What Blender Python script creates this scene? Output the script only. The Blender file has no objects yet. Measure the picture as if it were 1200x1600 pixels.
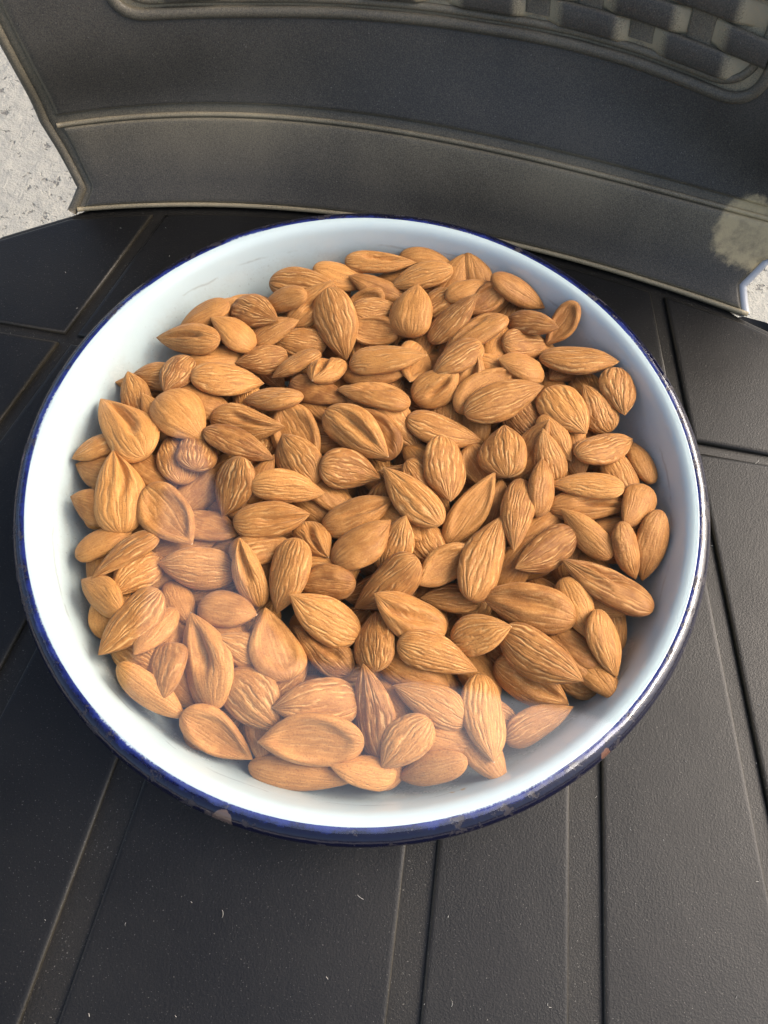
import bpy, math, random
import numpy as np
from mathutils import Matrix, Vector

# ------------------------------------------------------------------ camera
# World: z = 0 is the chair seat, the bowl stands at the origin, its rim is at RIM.
RIM = 0.052
M = np.array([[0.998543471, 0.0491674429, 0.02221482],
              [0.0539530877, -0.909972556, -0.41114354],
              [0.0, 0.411743256, -0.911299891]])        # rows: camera right, down, forward in world axes
CAM = np.array([0.00703172, -0.11859182, 0.2304845 + RIM])
scene = bpy.context.scene
col = scene.collection
cam_data = bpy.data.cameras.new('camera')
cam = bpy.data.objects.new('camera', cam_data)
col.objects.link(cam)
cam_data.sensor_fit = 'HORIZONTAL'
cam_data.sensor_width = 36.0
cam_data.lens = 36.0
cam_data.clip_start = 0.01
cam_data.clip_end = 500.0
mw = Matrix.Identity(4)
for i in range(3):
    mw[i][0] = M[0][i]; mw[i][1] = -M[1][i]; mw[i][2] = -M[2][i]; mw[i][3] = CAM[i]
cam.matrix_world = mw
scene.camera = cam

# ------------------------------------------------------------------ sky, sun, exposure
SUN_EL, SUN_AZ = 44.0, 74.0            # azimuth clockwise from +Y (away from the viewer)
world = bpy.data.worlds.new('World')
scene.world = world
world.use_nodes = True
wn, wl = world.node_tree.nodes, world.node_tree.links
wn.clear()
sky = wn.new('ShaderNodeTexSky')
sky.sky_type = 'NISHITA'
sky.sun_disc = False
sky.sun_elevation = math.radians(SUN_EL)
sky.sun_rotation = math.radians(SUN_AZ)
sky.air_density = 1.0
sky.dust_density = 7.0
sky.ozone_density = 1.0
bg = wn.new('ShaderNodeBackground'); bg.inputs['Strength'].default_value = 0.15
wo = wn.new('ShaderNodeOutputWorld')
wl.new(sky.outputs[0], bg.inputs['Color']); wl.new(bg.outputs[0], wo.inputs['Surface'])
sun_data = bpy.data.lights.new('sun', 'SUN')
sun_data.energy = 1.0
sun_data.angle = math.radians(55)
sun_data.color = (1.0, 0.965, 0.92)
sun = bpy.data.objects.new('sun', sun_data)
col.objects.link(sun)
az, el = math.radians(SUN_AZ), math.radians(SUN_EL)
sdir = Vector((math.sin(az) * math.cos(el), math.cos(az) * math.cos(el), math.sin(el)))
sun.rotation_euler = sdir.to_track_quat('Z', 'Y').to_euler()
sun.location = sdir * 3
scene.view_settings.view_transform = 'Standard'
scene.view_settings.look = 'None'
scene.view_settings.exposure = 1.33
scene.view_settings.gamma = 1.0
scene.view_settings.use_curve_mapping = False
scene.cycles.use_denoising = True
scene.cycles.max_bounces = 6
scene.cycles.diffuse_bounces = 4
scene.cycles.glossy_bounces = 3
scene.cycles.transparent_max_bounces = 12
scene.cycles.sample_clamp_indirect = 6.0

# ------------------------------------------------------------------ helpers
def pix(u, v, z):
    """photo pixel (1200 x 1600) -> world point at height z"""
    d = M.T @ np.array([(u - 600) / 1200.0, (v - 800) / 1200.0, 1.0])
    t = (z - CAM[2]) / d[2]
    return CAM + t * d

def mesh_obj(name, verts, faces, mat, parent=None, smooth=True):
    me = bpy.data.meshes.new(name)
    me.from_pydata([tuple(map(float, v)) for v in verts], [], [tuple(f) for f in faces])
    me.update()
    if smooth:
        me.polygons.foreach_set('use_smooth', [True] * len(me.polygons))
    if mat: me.materials.append(mat)
    o = bpy.data.objects.new(name, me)
    col.objects.link(o)
    if parent: o.parent = parent
    return o

def empty(name, loc=(0, 0, 0)):
    o = bpy.data.objects.new(name, None)
    col.objects.link(o); o.location = loc
    return o

def tag(o, label=None, cat=None, group=None, kind=None):
    if label: o['label'] = label
    if cat: o['category'] = cat
    if group: o['group'] = group
    if kind: o['kind'] = kind
    return o

def vattr(me, name, data, typ='FLOAT_VECTOR'):
    a = me.attributes.new(name, typ, 'POINT')
    a.data.foreach_set('vector' if typ == 'FLOAT_VECTOR' else 'value', np.asarray(data, dtype=np.float32).ravel())

class NT:
    """small node-tree builder"""
    def __init__(s, name):
        s.m = bpy.data.materials.new(name); s.m.use_nodes = True
        s.n, s.l = s.m.node_tree.nodes, s.m.node_tree.links
        s.n.clear()
        s.out = s.n.new('ShaderNodeOutputMaterial')
    def node(s, t, **kw):
        x = s.n.new(t)
        for k, v in kw.items(): setattr(x, k, v)
        return x
    def put(s, sock, v):
        if isinstance(v, bpy.types.NodeSocket): s.l.new(v, sock)
        elif v is not None: sock.default_value = v
    def math(s, op, a, b=None, c=None, clamp=False):
        x = s.node('ShaderNodeMath', operation=op); x.use_clamp = clamp
        s.put(x.inputs[0], a)
        if b is not None: s.put(x.inputs[1], b)
        if c is not None: s.put(x.inputs[2], c)
        return x.outputs[0]
    def ramp(s, v, lo, hi, a=0.0, b=1.0, smooth=True):
        x = s.node('ShaderNodeMapRange'); x.interpolation_type = 'SMOOTHSTEP' if smooth else 'LINEAR'
        for i, q in enumerate((v, lo, hi, a, b)): s.put(x.inputs[i], q)
        return x.outputs[0]
    def mix(s, f, a, b, blend='MIX'):
        x = s.node('ShaderNodeMix', data_type='RGBA', blend_type=blend)
        s.put(x.inputs[0], f); s.put(x.inputs[6], a); s.put(x.inputs[7], b)
        return x.outputs[2]
    def noise(s, vec, scale=5.0, detail=3.0, rough=0.5, dist=0.0):
        x = s.node('ShaderNodeTexNoise')
        if vec is not None: s.l.new(vec, x.inputs['Vector'])
        x.inputs['Scale'].default_value = scale; x.inputs['Detail'].default_value = detail
        x.inputs['Roughness'].default_value = rough; x.inputs['Distortion'].default_value = dist
        return x.outputs['Fac']
    def voro(s, vec, scale, feature='F1'):
        x = s.node('ShaderNodeTexVoronoi', feature=feature)
        s.l.new(vec, x.inputs['Vector']); x.inputs['Scale'].default_value = scale
        return x.outputs['Distance']
    def pos(s):
        return s.node('ShaderNodeNewGeometry').outputs['Position']
    def attr(s, name):
        return s.node('ShaderNodeAttribute', attribute_name=name)
    def sep(s, v):
        x = s.node('ShaderNodeSeparateXYZ'); s.l.new(v, x.inputs[0]); return x.outputs
    def comb(s, x_, y_, z_):
        x = s.node('ShaderNodeCombineXYZ')
        for i, q in enumerate((x_, y_, z_)): s.put(x.inputs[i], q)
        return x.outputs[0]
    def spot(s, vec, c, r):
        """1 inside a blob of radius r round the point c"""
        d = s.node('ShaderNodeVectorMath', operation='DISTANCE')
        s.l.new(vec, d.inputs[0]); d.inputs[1].default_value = tuple(map(float, c))
        return s.ramp(d.outputs['Value'], r, r * 0.55)
    def bump(s, h, strength, dist, normal=None):
        b = s.node('ShaderNodeBump'); b.inputs['Strength'].default_value = strength
        b.inputs['Distance'].default_value = dist; s.l.new(h, b.inputs['Height'])
        if normal is not None: s.l.new(normal, b.inputs['Normal'])
        return b.outputs[0]
    def bsdf(s, color, rough, normal=None, spec=0.5, coat=0.0, metallic=0.0, sheen=0.0, sss=0.0):
        p = s.node('ShaderNodeBsdfPrincipled')
        s.put(p.inputs['Base Color'], color); s.put(p.inputs['Roughness'], rough)
        p.inputs['Specular IOR Level'].default_value = spec
        s.put(p.inputs['Coat Weight'], coat); p.inputs['Coat Roughness'].default_value = 0.08
        s.put(p.inputs['Metallic'], metallic)
        p.inputs['Sheen Weight'].default_value = sheen
        if normal is not None: s.l.new(normal, p.inputs['Normal'])
        s.l.new(p.outputs[0], s.out.inputs['Surface'])
        return p

# ------------------------------------------------------------------ materials
def mat_plastic(name, dust=0.25, patch=True, gain=1.0, spec=0.3, tint=(1, 1, 1)):
    t = NT(name)
    P = t.pos()
    grain = t.noise(P, 2000, 2, 0.6)
    grain2 = t.voro(P, 1300)
    cloud = t.noise(P, 14, 3, 0.6)
    speck = t.ramp(t.noise(P, 1900, 1, 0.5), 0.71, 0.76)
    base = t.mix(t.ramp(t.math('ADD', t.math('MULTIPLY', cloud, 0.4), t.math('MULTIPLY', grain, 0.6)), 0.36, 0.64), (*[0.0046 * gain * q for q in tint], 1), (*[0.0078 * gain * q for q in tint], 1))
    d = t.math('MULTIPLY', t.ramp(t.math('ADD', t.math('MULTIPLY', cloud, 0.35), grain), 0.45, 1.0), dust)
    da = t.attr('dust').outputs['Fac']  # real dust, plus the highlight painted along the seat groove edges
    d = t.math('ADD', d, t.math('MULTIPLY', da, t.ramp(t.math('ADD', t.math('MULTIPLY', cloud, 0.55), t.math('MULTIPLY', grain, 0.55)), 0.15, 0.95)), clamp=True)
    color = t.mix(d, base, (0.29, 0.245, 0.155, 1))
    if patch:
        c = pix(1172, 352, RIM - 0.030)
        m = t.spot(P, c, 0.026)
        q = t.ramp(t.math('ADD', m, t.math('MULTIPLY', t.math('SUBTRACT', t.noise(P, 75, 5, 0.7), 0.5), 1.7)), 0.34, 0.80)
        color = t.mix(t.math('MULTIPLY', q, t.ramp(t.noise(P, 160, 4, 0.7), 0.25, 0.6, 0.45, 0.95)), color, (0.46, 0.365, 0.20, 1))
    color = t.mix(t.math('MULTIPLY', speck, 0.35), color, (0.3, 0.29, 0.26, 1))
    h = t.math('ADD', t.math('MULTIPLY', grain, 1.0), t.math('MULTIPLY', grain2, 0.6))
    nrm = t.bump(h, 0.20, 0.0004)
    nrm = t.bump(t.noise(P, 38, 3, 0.5), 0.12, 0.002, nrm)
    rough = t.ramp(cloud, 0.3, 0.75, 0.40, 0.52)
    t.bsdf(color, rough, nrm, spec=spec)
    return t.m

def mat_concrete():
    t = NT('rough_concrete')
    P = t.pos()
    n1 = t.noise(P, 5, 8, 0.65); n2 = t.noise(P, 45, 6, 0.7)
    pits = t.ramp(t.noise(P, 85, 4, 0.62), 0.32, 0.42)
    c = t.mix(n1, (0.22, 0.218, 0.19, 1), (0.41, 0.40, 0.35, 1))
    c = t.mix(t.ramp(n2, 0.35, 0.7), t.mix(0.5, c, (0.25, 0.25, 0.23, 1)), c)
    c = t.mix(pits, (0.16, 0.155, 0.14, 1), c)
    nrm = t.bump(t.math('ADD', n2, t.math('MULTIPLY', pits, 0.5)), 0.6, 0.01)
    t.bsdf(c, 0.9, nrm, spec=0.2)
    return t.m

def mat_enamel():
    t = NT('white_enamel')
    P = t.pos()
    cl = t.noise(P, 22, 5, 0.6)
    sx, sy, sz = t.sep(P)
    r = t.math('SQRT', t.math('ADD', t.math('MULTIPLY', sx, sx), t.math('MULTIPLY', sy, sy)))
    base = t.mix(cl, (0.43, 0.53, 0.545, 1), (0.49, 0.58, 0.585, 1))
    # grime on the wall below the lip, in drifts, with fine dark specks
    low = t.ramp(r, 0.1065, 0.101)
    gr = t.math('MULTIPLY', low, t.ramp(t.math('ADD', t.noise(P, 55, 6, 0.7), t.math('MULTIPLY', t.noise(P, 700, 2, 0.6), 0.35)), 0.55, 0.95))
    base = t.mix(t.math('MULTIPLY', gr, 0.50), base, (0.33, 0.29, 0.24, 1))
    sp = t.ramp(t.noise(P, 900, 2, 0.55), 0.67, 0.72)
    base = t.mix(t.math('MULTIPLY', t.math('MULTIPLY', sp, low), 0.5), base, (0.16, 0.14, 0.12, 1))
    # broken hairline where the lip breaks into the wall
    ln = t.math('ABSOLUTE', t.math('SUBTRACT', t.math('ADD', r, t.math('MULTIPLY', t.math('SUBTRACT', t.noise(P, 40, 4, 0.6), 0.5), 0.0022)), 0.1048))
    lm = t.math('MULTIPLY', t.ramp(ln, 0.00022, 0.00006), t.ramp(t.noise(P, 45, 4, 0.65), 0.50, 0.62))
    base = t.mix(t.math('MULTIPLY', lm, 0.3), base, (0.20, 0.165, 0.12, 1))
    # chips and stains seen at single places
    wob = t.node('ShaderNodeVectorMath', operation='ADD'); t.l.new(P, wob.inputs[0])
    nv = t.node('ShaderNodeTexNoise'); t.l.new(P, nv.inputs['Vector']); nv.inputs['Scale'].default_value = 420
    sc = t.node('ShaderNodeVectorMath', operation='MULTIPLY_ADD'); t.l.new(nv.outputs['Color'], sc.inputs[0])
    sc.inputs[1].default_value = (0.003,) * 3; sc.inputs[2].default_value = (-0.0015,) * 3
    t.l.new(sc.outputs[0], wob.inputs[1]); W = wob.outputs[0]
    for (u, v, z, rad, ccol, f) in [(66, 895, -.0075, .0011, (.03, .03, .035), .95), (128, 917, -.012, .0006, (.04, .03, .03), .9),
                                    (84, 946, -.008, .0007, (.04, .04, .04), .9), (299, 435, -.006, .0016, (.10, .10, .09), .75),
                                    (143, 1066, -.006, .0011, (.12, .06, .03), .85), (148, 1074, -.006, .0009, (.12, .06, .03), .85),
                                    (162, 1090, -.006, .0010, (.12, .06, .03), .85), (825, 421, -.008, .0008, (.05, .04, .04), .9),
                                    (1044, 681, -.010, .0007, (.05, .04, .04), .9), (707, 1243, -.006, .0011, (.42, .30, .12), .7),
                                    (726, 1240, -.006, .0014, (.42, .30, .12), .7), (745, 1233, -.006, .0009, (.42, .30, .12), .6),
                                    (415, 402, -.010, .004, (.55, .47, .32), .5), (435, 400, -.010, .003, (.55, .47, .32), .45)]:
        base = t.mix(t.math('MULTIPLY', t.spot(W, pix(u, v, RIM + z), rad * 1.3), f), base, (*ccol, 1))
    nrm = t.bump(t.noise(P, 60, 3, 0.5), 0.08, 0.003)
    t.bsdf(base, t.ramp(gr, 0, 1, 0.16, 0.45), nrm, spec=0.5)
    return t.m

def mat_rim():
    t = NT('blue_enamel_rim')
    P = t.pos()
    a = t.attr('arc').outputs['Fac']        # degrees over the bead: 0 inner side, 90 top, 180 outer side
    fine = t.noise(P, 1500, 3, 0.6); mid = t.noise(P, 160, 4, 0.6); big = t.noise(P, 30, 3, 0.5)
    edge = t.math('ADD', a, t.math('ADD', t.math('MULTIPLY', t.math('SUBTRACT', fine, 0.5), 20), t.math('MULTIPLY', t.math('SUBTRACT', big, 0.5), 40)))
    bl = t.ramp(edge, 74, 86)
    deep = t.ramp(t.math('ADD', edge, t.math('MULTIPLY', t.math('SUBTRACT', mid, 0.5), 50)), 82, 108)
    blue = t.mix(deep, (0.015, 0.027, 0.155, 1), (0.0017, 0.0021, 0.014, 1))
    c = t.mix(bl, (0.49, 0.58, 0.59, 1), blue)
    chips = t.math('MULTIPLY', t.ramp(t.math('ADD', mid, t.math('MULTIPLY', t.noise(P, 620, 3, 0.6), 0.3)), 0.73, 0.80), t.ramp(a, 74, 95))
    c = t.mix(t.math('MULTIPLY', chips, 0.85), c, (0.022, 0.018, 0.022, 1))
    W = P
    n300 = t.math('MULTIPLY', t.math('SUBTRACT', t.noise(P, 300, 3, 0.65), 0.5), 1.0)
    for (u, v, rad, cc) in [(935, 1168, .0042, (.11, .052, .035)), (912, 1178, .0035, (.13, .13, .15)), (877, 1195, .0026, (.075, .042, .027)),
                            (352, 1271, .0046, (.085, .06, .05)), (330, 1262, .003, (.05, .04, .04)), (268, 423, .0019, (.16, .15, .16)), (322, 1254, .002, (.04, .03, .03)), (230, 1203, .0018, (.12, .13, .17)),
                            (60, 640, .003, (.05, .035, .06)), (40, 720, .004, (.06, .04, .06))]:
        m = t.ramp(t.math('ADD', t.spot(W, pix(u, v, RIM - .0012), rad), n300), 0.40, 0.55)
        c = t.mix(m, c, (*cc, 1))
    nrm = t.bump(t.math('ADD', t.math('MULTIPLY', mid, 1.0), t.math('MULTIPLY', chips, -0.6)), 0.22, 0.0010)
    t.bsdf(c, t.ramp(chips, 0, 1, 0.15, 0.6), nrm, spec=0.5)
    return t.m

def mat_film():
    t = NT('clear_film')
    lw = t.node('ShaderNodeLayerWeight'); lw.inputs['Blend'].default_value = 0.5
    f5 = t.math('POWER', lw.outputs['Facing'], 5.0)
    fac = t.math('ADD', 0.092, t.math('MULTIPLY', f5, 0.45), clamp=True)
    P = t.pos()
    nrm = t.bump(t.noise(P, 9, 2, 0.5), 0.06, 0.004)
    gl = t.node('ShaderNodeBsdfGlossy'); gl.inputs['Roughness'].default_value = 0.05
    t.l.new(nrm, gl.inputs['Normal'])
    tr = t.node('ShaderNodeBsdfTransparent')
    mx = t.node('ShaderNodeMixShader')
    t.l.new(fac, mx.inputs[0]); t.l.new(tr.outputs[0], mx.inputs[1]); t.l.new(gl.outputs[0], mx.inputs[2])
    t.l.new(mx.outputs[0], t.out.inputs['Surface'])
    return t.m

def mat_almond():
    t = NT('almond_skin')
    sk = t.attr('skin').outputs['Vector']       # across (-1..1, +4 underneath), along, seed
    lk = t.attr('look').outputs['Vector']       # ridge strength, tone, dust
    ac, al, seed = t.sep(sk)
    rs, tone, dust = t.sep(lk)
    v1 = t.comb(t.math('MULTIPLY', ac, 1.1), t.math('MULTIPLY', al, 1.0), seed)
    warp = t.noise(v1, 1.4, 2, 0.55)
    vary = t.noise(t.comb(seed, 3.3, seed), 1.7, 0)
    freq = t.math('ADD', 19.0, t.math('MULTIPLY', vary, 20.0))
    phase = t.math('ADD', t.math('MULTIPLY', ac, freq), t.math('MULTIPLY', warp, 17.0))
    n1 = t.math('ADD', 0.5, t.math('MULTIPLY', t.math('SINE', phase), 0.5))
    vm = t.comb(t.math('MULTIPLY', ac, 3.2), t.math('MULTIPLY', al, 1.5), t.math('ADD', seed, 3.1))
    modu = t.ramp(t.noise(vm, 1.6, 2, 0.6), 0.36, 0.62)
    ridge = t.math('MULTIPLY', n1, modu)
    v2 = t.comb(t.math('MULTIPLY', ac, 8.0), t.math('MULTIPLY', al, 0.9), t.math('ADD', seed, 7.3))
    n2 = t.noise(v2, 2.0, 2, 0.55, 0.3)
    P = t.pos()
    grain = t.noise(P, 1900, 2, 0.6)
    mott = t.noise(P, 210, 2, 0.6)
    base = t.mix(tone, (0.205, 0.075, 0.014, 1), (0.55, 0.25, 0.062, 1))
    base = t.mix(t.math('MULTIPLY', t.ramp(n2, 0.42, 0.62), 0.45), base, t.mix(0.5, base, (0.14, 0.045, 0.012, 1)))
    base = t.mix(t.math('MULTIPLY', t.ramp(mott, 0.35, 0.75), 0.45), base, (0.60, 0.29, 0.080, 1))
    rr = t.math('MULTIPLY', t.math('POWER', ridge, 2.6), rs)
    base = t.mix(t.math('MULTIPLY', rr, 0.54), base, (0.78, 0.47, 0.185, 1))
    base = t.mix(t.math('MULTIPLY', t.ramp(grain, 0.52, 0.74), t.math('ADD', 0.06, t.math('MULTIPLY', dust, 0.3))), base, (0.62, 0.36, 0.15, 1))
    base = t.mix(t.math('MULTIPLY', t.ramp(grain, 0.47, 0.30), 0.42), base, (0.16, 0.055, 0.015, 1))
    # pale scar at the pointed tip of some
    tip = t.math('MULTIPLY', t.ramp(al, 0.965, 0.985), t.ramp(t.noise(t.comb(seed, seed, seed), 3.1, 0), 0.5, 0.56))
    base = t.mix(t.math('MULTIPLY', tip, 0.7), base, (0.75, 0.58, 0.38, 1))
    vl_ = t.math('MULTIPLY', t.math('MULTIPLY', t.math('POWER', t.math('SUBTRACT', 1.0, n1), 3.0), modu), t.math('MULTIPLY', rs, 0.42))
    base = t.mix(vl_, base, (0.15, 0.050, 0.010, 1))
    h = t.math('ADD', t.math('MULTIPLY', ridge, t.math('ADD', 0.06, t.math('MULTIPLY', rs, 0.42))), t.math('MULTIPLY', rr, 0.22))
    h = t.math('ADD', h, t.math('MULTIPLY', n2, t.math('ADD', 0.12, t.math('MULTIPLY', rs, 0.25))))
    nrm = t.bump(h, 0.48, 0.0011)
    nrm = t.bump(grain, 0.30, 0.0004, nrm)
    t.bsdf(base, t.ramp(grain, 0.3, 0.7, 0.50, 0.66), nrm, spec=0.28, sheen=0.06)
    return t.m

def mat_plain(name, c, rough=0.7):
    t = NT(name)
    n = t.noise(t.pos(), 30, 3, 0.6)
    t.bsdf(t.mix(n, (*[x * 0.8 for x in c], 1), (*c, 1)), rough)
    return t.m

M_PLA = mat_plastic('black_plastic', 0.012, patch=False, gain=0.6, spec=0.33, tint=(0.94, 1.0, 1.10))
M_BACK = mat_plastic('black_plastic_dusty_lit', 0.12, gain=5.6, spec=0.32, tint=(1.06, 1.0, 0.88))  # dusty; base colour also raised to stand in for sky reflected off the back
M_CON = mat_concrete()
M_ENA = mat_enamel()
M_RIM = mat_rim()
M_FILM = mat_film()
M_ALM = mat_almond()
M_AWN = mat_plain('awning_canvas', (0.07, 0.07, 0.075), 0.9)
M_LINT = mat_plain('lint', (0.6, 0.58, 0.52), 0.9)

# ------------------------------------------------------------------ setting: floor and the awning overhead
F = 14.0
FZ = -0.43
floor = mesh_obj('floor', [(-F, -F, FZ), (F, -F, FZ), (F, F, FZ), (-F, F, FZ)], [(0, 1, 2, 3)], M_CON, smooth=False)
tag(floor, kind='structure')

HZ = RIM + 1.6
outl = [(-1.35, -0.9), (-0.575, -0.9), (-0.575, 0.93), (-0.50, 0.88), (-0.30, 0.44), (-0.19, 0.31), (0.55, 0.215), (1.10, 0.145), (1.10, 2.2), (-1.35, 2.2)]
vv = [(x, y, HZ) for x, y in outl] + [(x, y, HZ + 0.012) for x, y in outl]
k = len(outl)
awn = mesh_obj('awning', vv, [tuple(range(k))[::-1], tuple(range(k, 2 * k))] + [(i, (i + 1) % k, k + (i + 1) % k, k + i) for i in range(k)], M_AWN, smooth=False)
tag(awn, 'dark awning overhead, seen only as the dark area of the film reflection', 'awning')

# ------------------------------------------------------------------ the chair
chair = empty('chair', (0, 0, 0))
tag(chair, 'black moulded plastic chair with grooved seat, dusty backrest and woven panel', 'chair')

def clip(poly, nx, ny, d):
    """keep nx*x + ny*y <= d"""
    out = []
    for i in range(len(poly)):
        a, b = poly[i], poly[(i + 1) % len(poly)]
        fa, fb = nx * a[0] + ny * a[1] - d, nx * b[0] + ny * b[1] - d
        if fa <= 0: out.append(a)
        if (fa < 0 < fb) or (fb < 0 < fa):
            s = fa / (fa - fb); out.append((a[0] + s * (b[0] - a[0]), a[1] + s * (b[1] - a[1])))
    return out

# back edge of the seat (plan), then the outline
L0px = [(112, 329), (240, 327), (480, 329), (820, 386), (960, 431), (1160, 491)]
L0pts = np.array([pix(u, v, 0)[:2] for u, v in L0px])
P0 = np.polyfit(L0pts[:, 0], L0pts[:, 1], 3)
xs = np.linspace(L0pts[0, 0], L0pts[-1, 0], 22)
back_line = [(x, np.polyval(P0, x)) for x in xs]
sl = [tuple(pix(u, v, 0)[:2]) for u, v in ((60, 346), (0, 364))]
seat_outline = back_line[::-1] + sl + [(-.205, .118), (-.222, .08), (-.232, 0), (-.238, -.26), (-.22, -.285), (.22, -.285), (.238, -.26), (.232, 0), (.21, .085), (.192, .105)]

def polygon_prism(name, poly, z0, z1, mat, parent, bev=0.0012, dust=0.0):
    """prism with a rounded top edge; poly counter-clockwise or clockwise"""
    A = sum(poly[i][0] * poly[(i + 1) % len(poly)][1] - poly[(i + 1) % len(poly)][0] * poly[i][1] for i in range(len(poly)))
    if A < 0: poly = poly[::-1]
    n = len(poly)
    def inset(d):
        res = []
        for i in range(n):
            p0, p1, p2 = poly[i - 1], poly[i], poly[(i + 1) % n]
            e1 = np.array([p1[0] - p0[0], p1[1] - p0[1]]); e2 = np.array([p2[0] - p1[0], p2[1] - p1[1]])
            e1 = e1 / (np.linalg.norm(e1) + 1e-12); e2 = e2 / (np.linalg.norm(e2) + 1e-12)
            n1 = np.array([-e1[1], e1[0]]); n2 = np.array([-e2[1], e2[0]])
            b = n1 + n2; b = b / (np.linalg.norm(b) + 1e-12)
            sc = min(1 / max(b @ n1, 0.35), 2.5)
            res.append((p1[0] + b[0] * d * sc, p1[1] + b[1] * d * sc))
        return res
    rings = [(0, z0), (0, z1 - bev), (bev * .3, z1 - bev * .3), (bev, z1), (bev * 2.2, z1 + 0.00002)]
    V, Fc = [], []
    for d, z in rings:
        V += [(x, y, z) for x, y in (inset(d) if d else poly)]
    for r in range(len(rings) - 1):
        for i in range(n):
            j = (i + 1) % n
            Fc.append((r * n + i, r * n + j, (r + 1) * n + j, (r + 1) * n + i))
    top = (len(rings) - 1) * n
    Fc.append(tuple(range(top, top + n)))
    o = mesh_obj(name, V, Fc, mat, parent)
    vattr(o.data, 'dust', [0.12 if (i // n) in (1, 2) else dust for i in range(len(V))], 'FLOAT')  # pale bevel rings: groove-edge highlight painted in through this attribute
    return o

# recessed base plate and the raised panels between the grooves
base_plate = polygon_prism('seat_base', [(x, y + 0.007) if (x, y) in back_line[1:-1] else (x, y) for x, y in seat_outline], -0.006, -0.0019, M_PLA, chair, dust=0.03)
def dedupe(poly):
    out = []
    for p in poly:
        if not out or math.hypot(p[0] - out[-1][0], p[1] - out[-1][1]) > 4e-4: out.append(p)
    if len(out) > 1 and math.hypot(out[0][0] - out[-1][0], out[0][1] - out[-1][1]) < 4e-4: out.pop()
    return out
# grooves x = x0 + s*(y - y0), with widths
GR = [(-.111, .158, .368, .0056), (-.122, -.048, .27, .0085), (-.0765, -.095, .192, .0115), (.0260, -.112, .085, .0105), (.083, -.086, .055, .0112), (.1375, -.003, -.062, .0062)]
CR = (-.141, .086, -.139, .0052)       # cross groove y = y0 + s*(x - x0)
inner = []
cx_, cy_ = 0.0, -0.05
ext = [(x, y - 0.0045) if y > 0.09 else (x * 0.985, y) for x, y in seat_outline]
for row in (0, 1):
    x0, y0, s, w = CR
    nn = math.hypot(s, 1)
    # above: -( y - s x ) <= -(y0 - s x0) - w/2*nn
    c0 = y0 - s * x0
    prow = clip(ext, s, -1, -(c0 + w / 2 * nn)) if row == 0 else clip(ext, -s, 1, c0 - w / 2 * nn)
    GRR = [GR[0], GR[5]] if row == 0 else GR
    for g in range(len(GRR) + 1):
        p = prow
        if g > 0:
            gx, gy, gs, gw = GRR[g - 1]; q = math.hypot(1, gs); cc = gx - gs * gy
            p = clip(p, -1, gs, -(cc + gw / 2 * q))
        if g < len(GRR):
            gx, gy, gs, gw = GRR[g]; q = math.hypot(1, gs); cc = gx - gs * gy
            p = clip(p, 1, -gs, cc - gw / 2 * q)
        p = dedupe(p)
        if len(p) >= 3:
            polygon_prism('seat_panel', p, -0.0035, 0.0, M_PLA, chair, bev=0.0009)

# backrest: a lofted surface S(x-parameter, v); v = 0 seat line, 1 crease, 2 panel border, 3 above the frame
def level(px, z):
    pts = np.array([pix(u, v, z)[:2] for u, v in px])
    return np.polyfit(pts[:, 0], pts[:, 1], 3), pts[0, 0], pts[-1, 0], z
Z1, Z2 = RIM - .017, RIM + .022
LV = [(P0, L0pts[0, 0], L0pts[-1, 0] + .004, 0.0),
      level([(70, 190), (240, 173), (400, 172), (700, 207), (1000, 282), (1150, 318), (1200, 332)], Z1),
      level([(0, 58), (180, 26), (400, 16), (600, 22), (900, 62), (1150, 152), (1200, 175)], Z2)]
p2, xa2, xb2, z2 = LV[2]
LVP = []
US = np.linspace(0, 1, 81)
for (p, xa, xb, z) in LV:
    if z > 0.01: xb = xb + 0.05
    X = xa + (xb - xa) * US
    if z > 0.01:
        xr = xb - 0.05
        Y = np.where(X < xr, np.polyval(p, X), np.polyval(p, xr) + (X - xr) * np.polyval(np.polyder(p), xr))
    else:
        Y = np.polyval(p, X)
    LVP.append(np.stack([X, Y, np.full_like(X, z)], 1))
# reparametrise so that equal u sits at equal pixel-plumb lines: shrink the upper levels' u to x spans
top = LVP[2] + np.array([0, 0.020, 0.075]); top[:, 0] = LVP[2][:, 0] * 1.0 - 0.018 * (1 - US)
LVP.append(top)
bot = 2 * LVP[0] - LVP[1]; bot[:, 1] = LVP[0][:, 1] - 0.016; bot[:, 2] = 0.0
L4 = 2 * LVP[3] - LVP[2]
CP = [bot] + LVP + [L4]
def S(u, v):
    """Catmull-Rom through the levels"""
    v = min(max(v, 0.0), 2.9999)
    i = int(v); f = v - i
    a, b, c, d = [np.array([np.interp(u, US, Q[:, k_]) for k_ in range(3)]) for Q in CP[i:i + 4]]
    return 0.5 * ((2 * b) + (-a + c) * f + (2 * a - 5 * b + 4 * c - d) * f * f + (-a + 3 * b - 3 * c + d) * f ** 3)
def SN(u, v):
    e = 1e-3
    du = S(min(u + e, 1), v) - S(max(u - e, 0), v)
    dv = S(u, min(v + e, 2.999)) - S(u, max(v - e, 0))
    n = np.cross(du, dv); n = n / np.linalg.norm(n)
    return n if n[1] < 0 else -n

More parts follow.
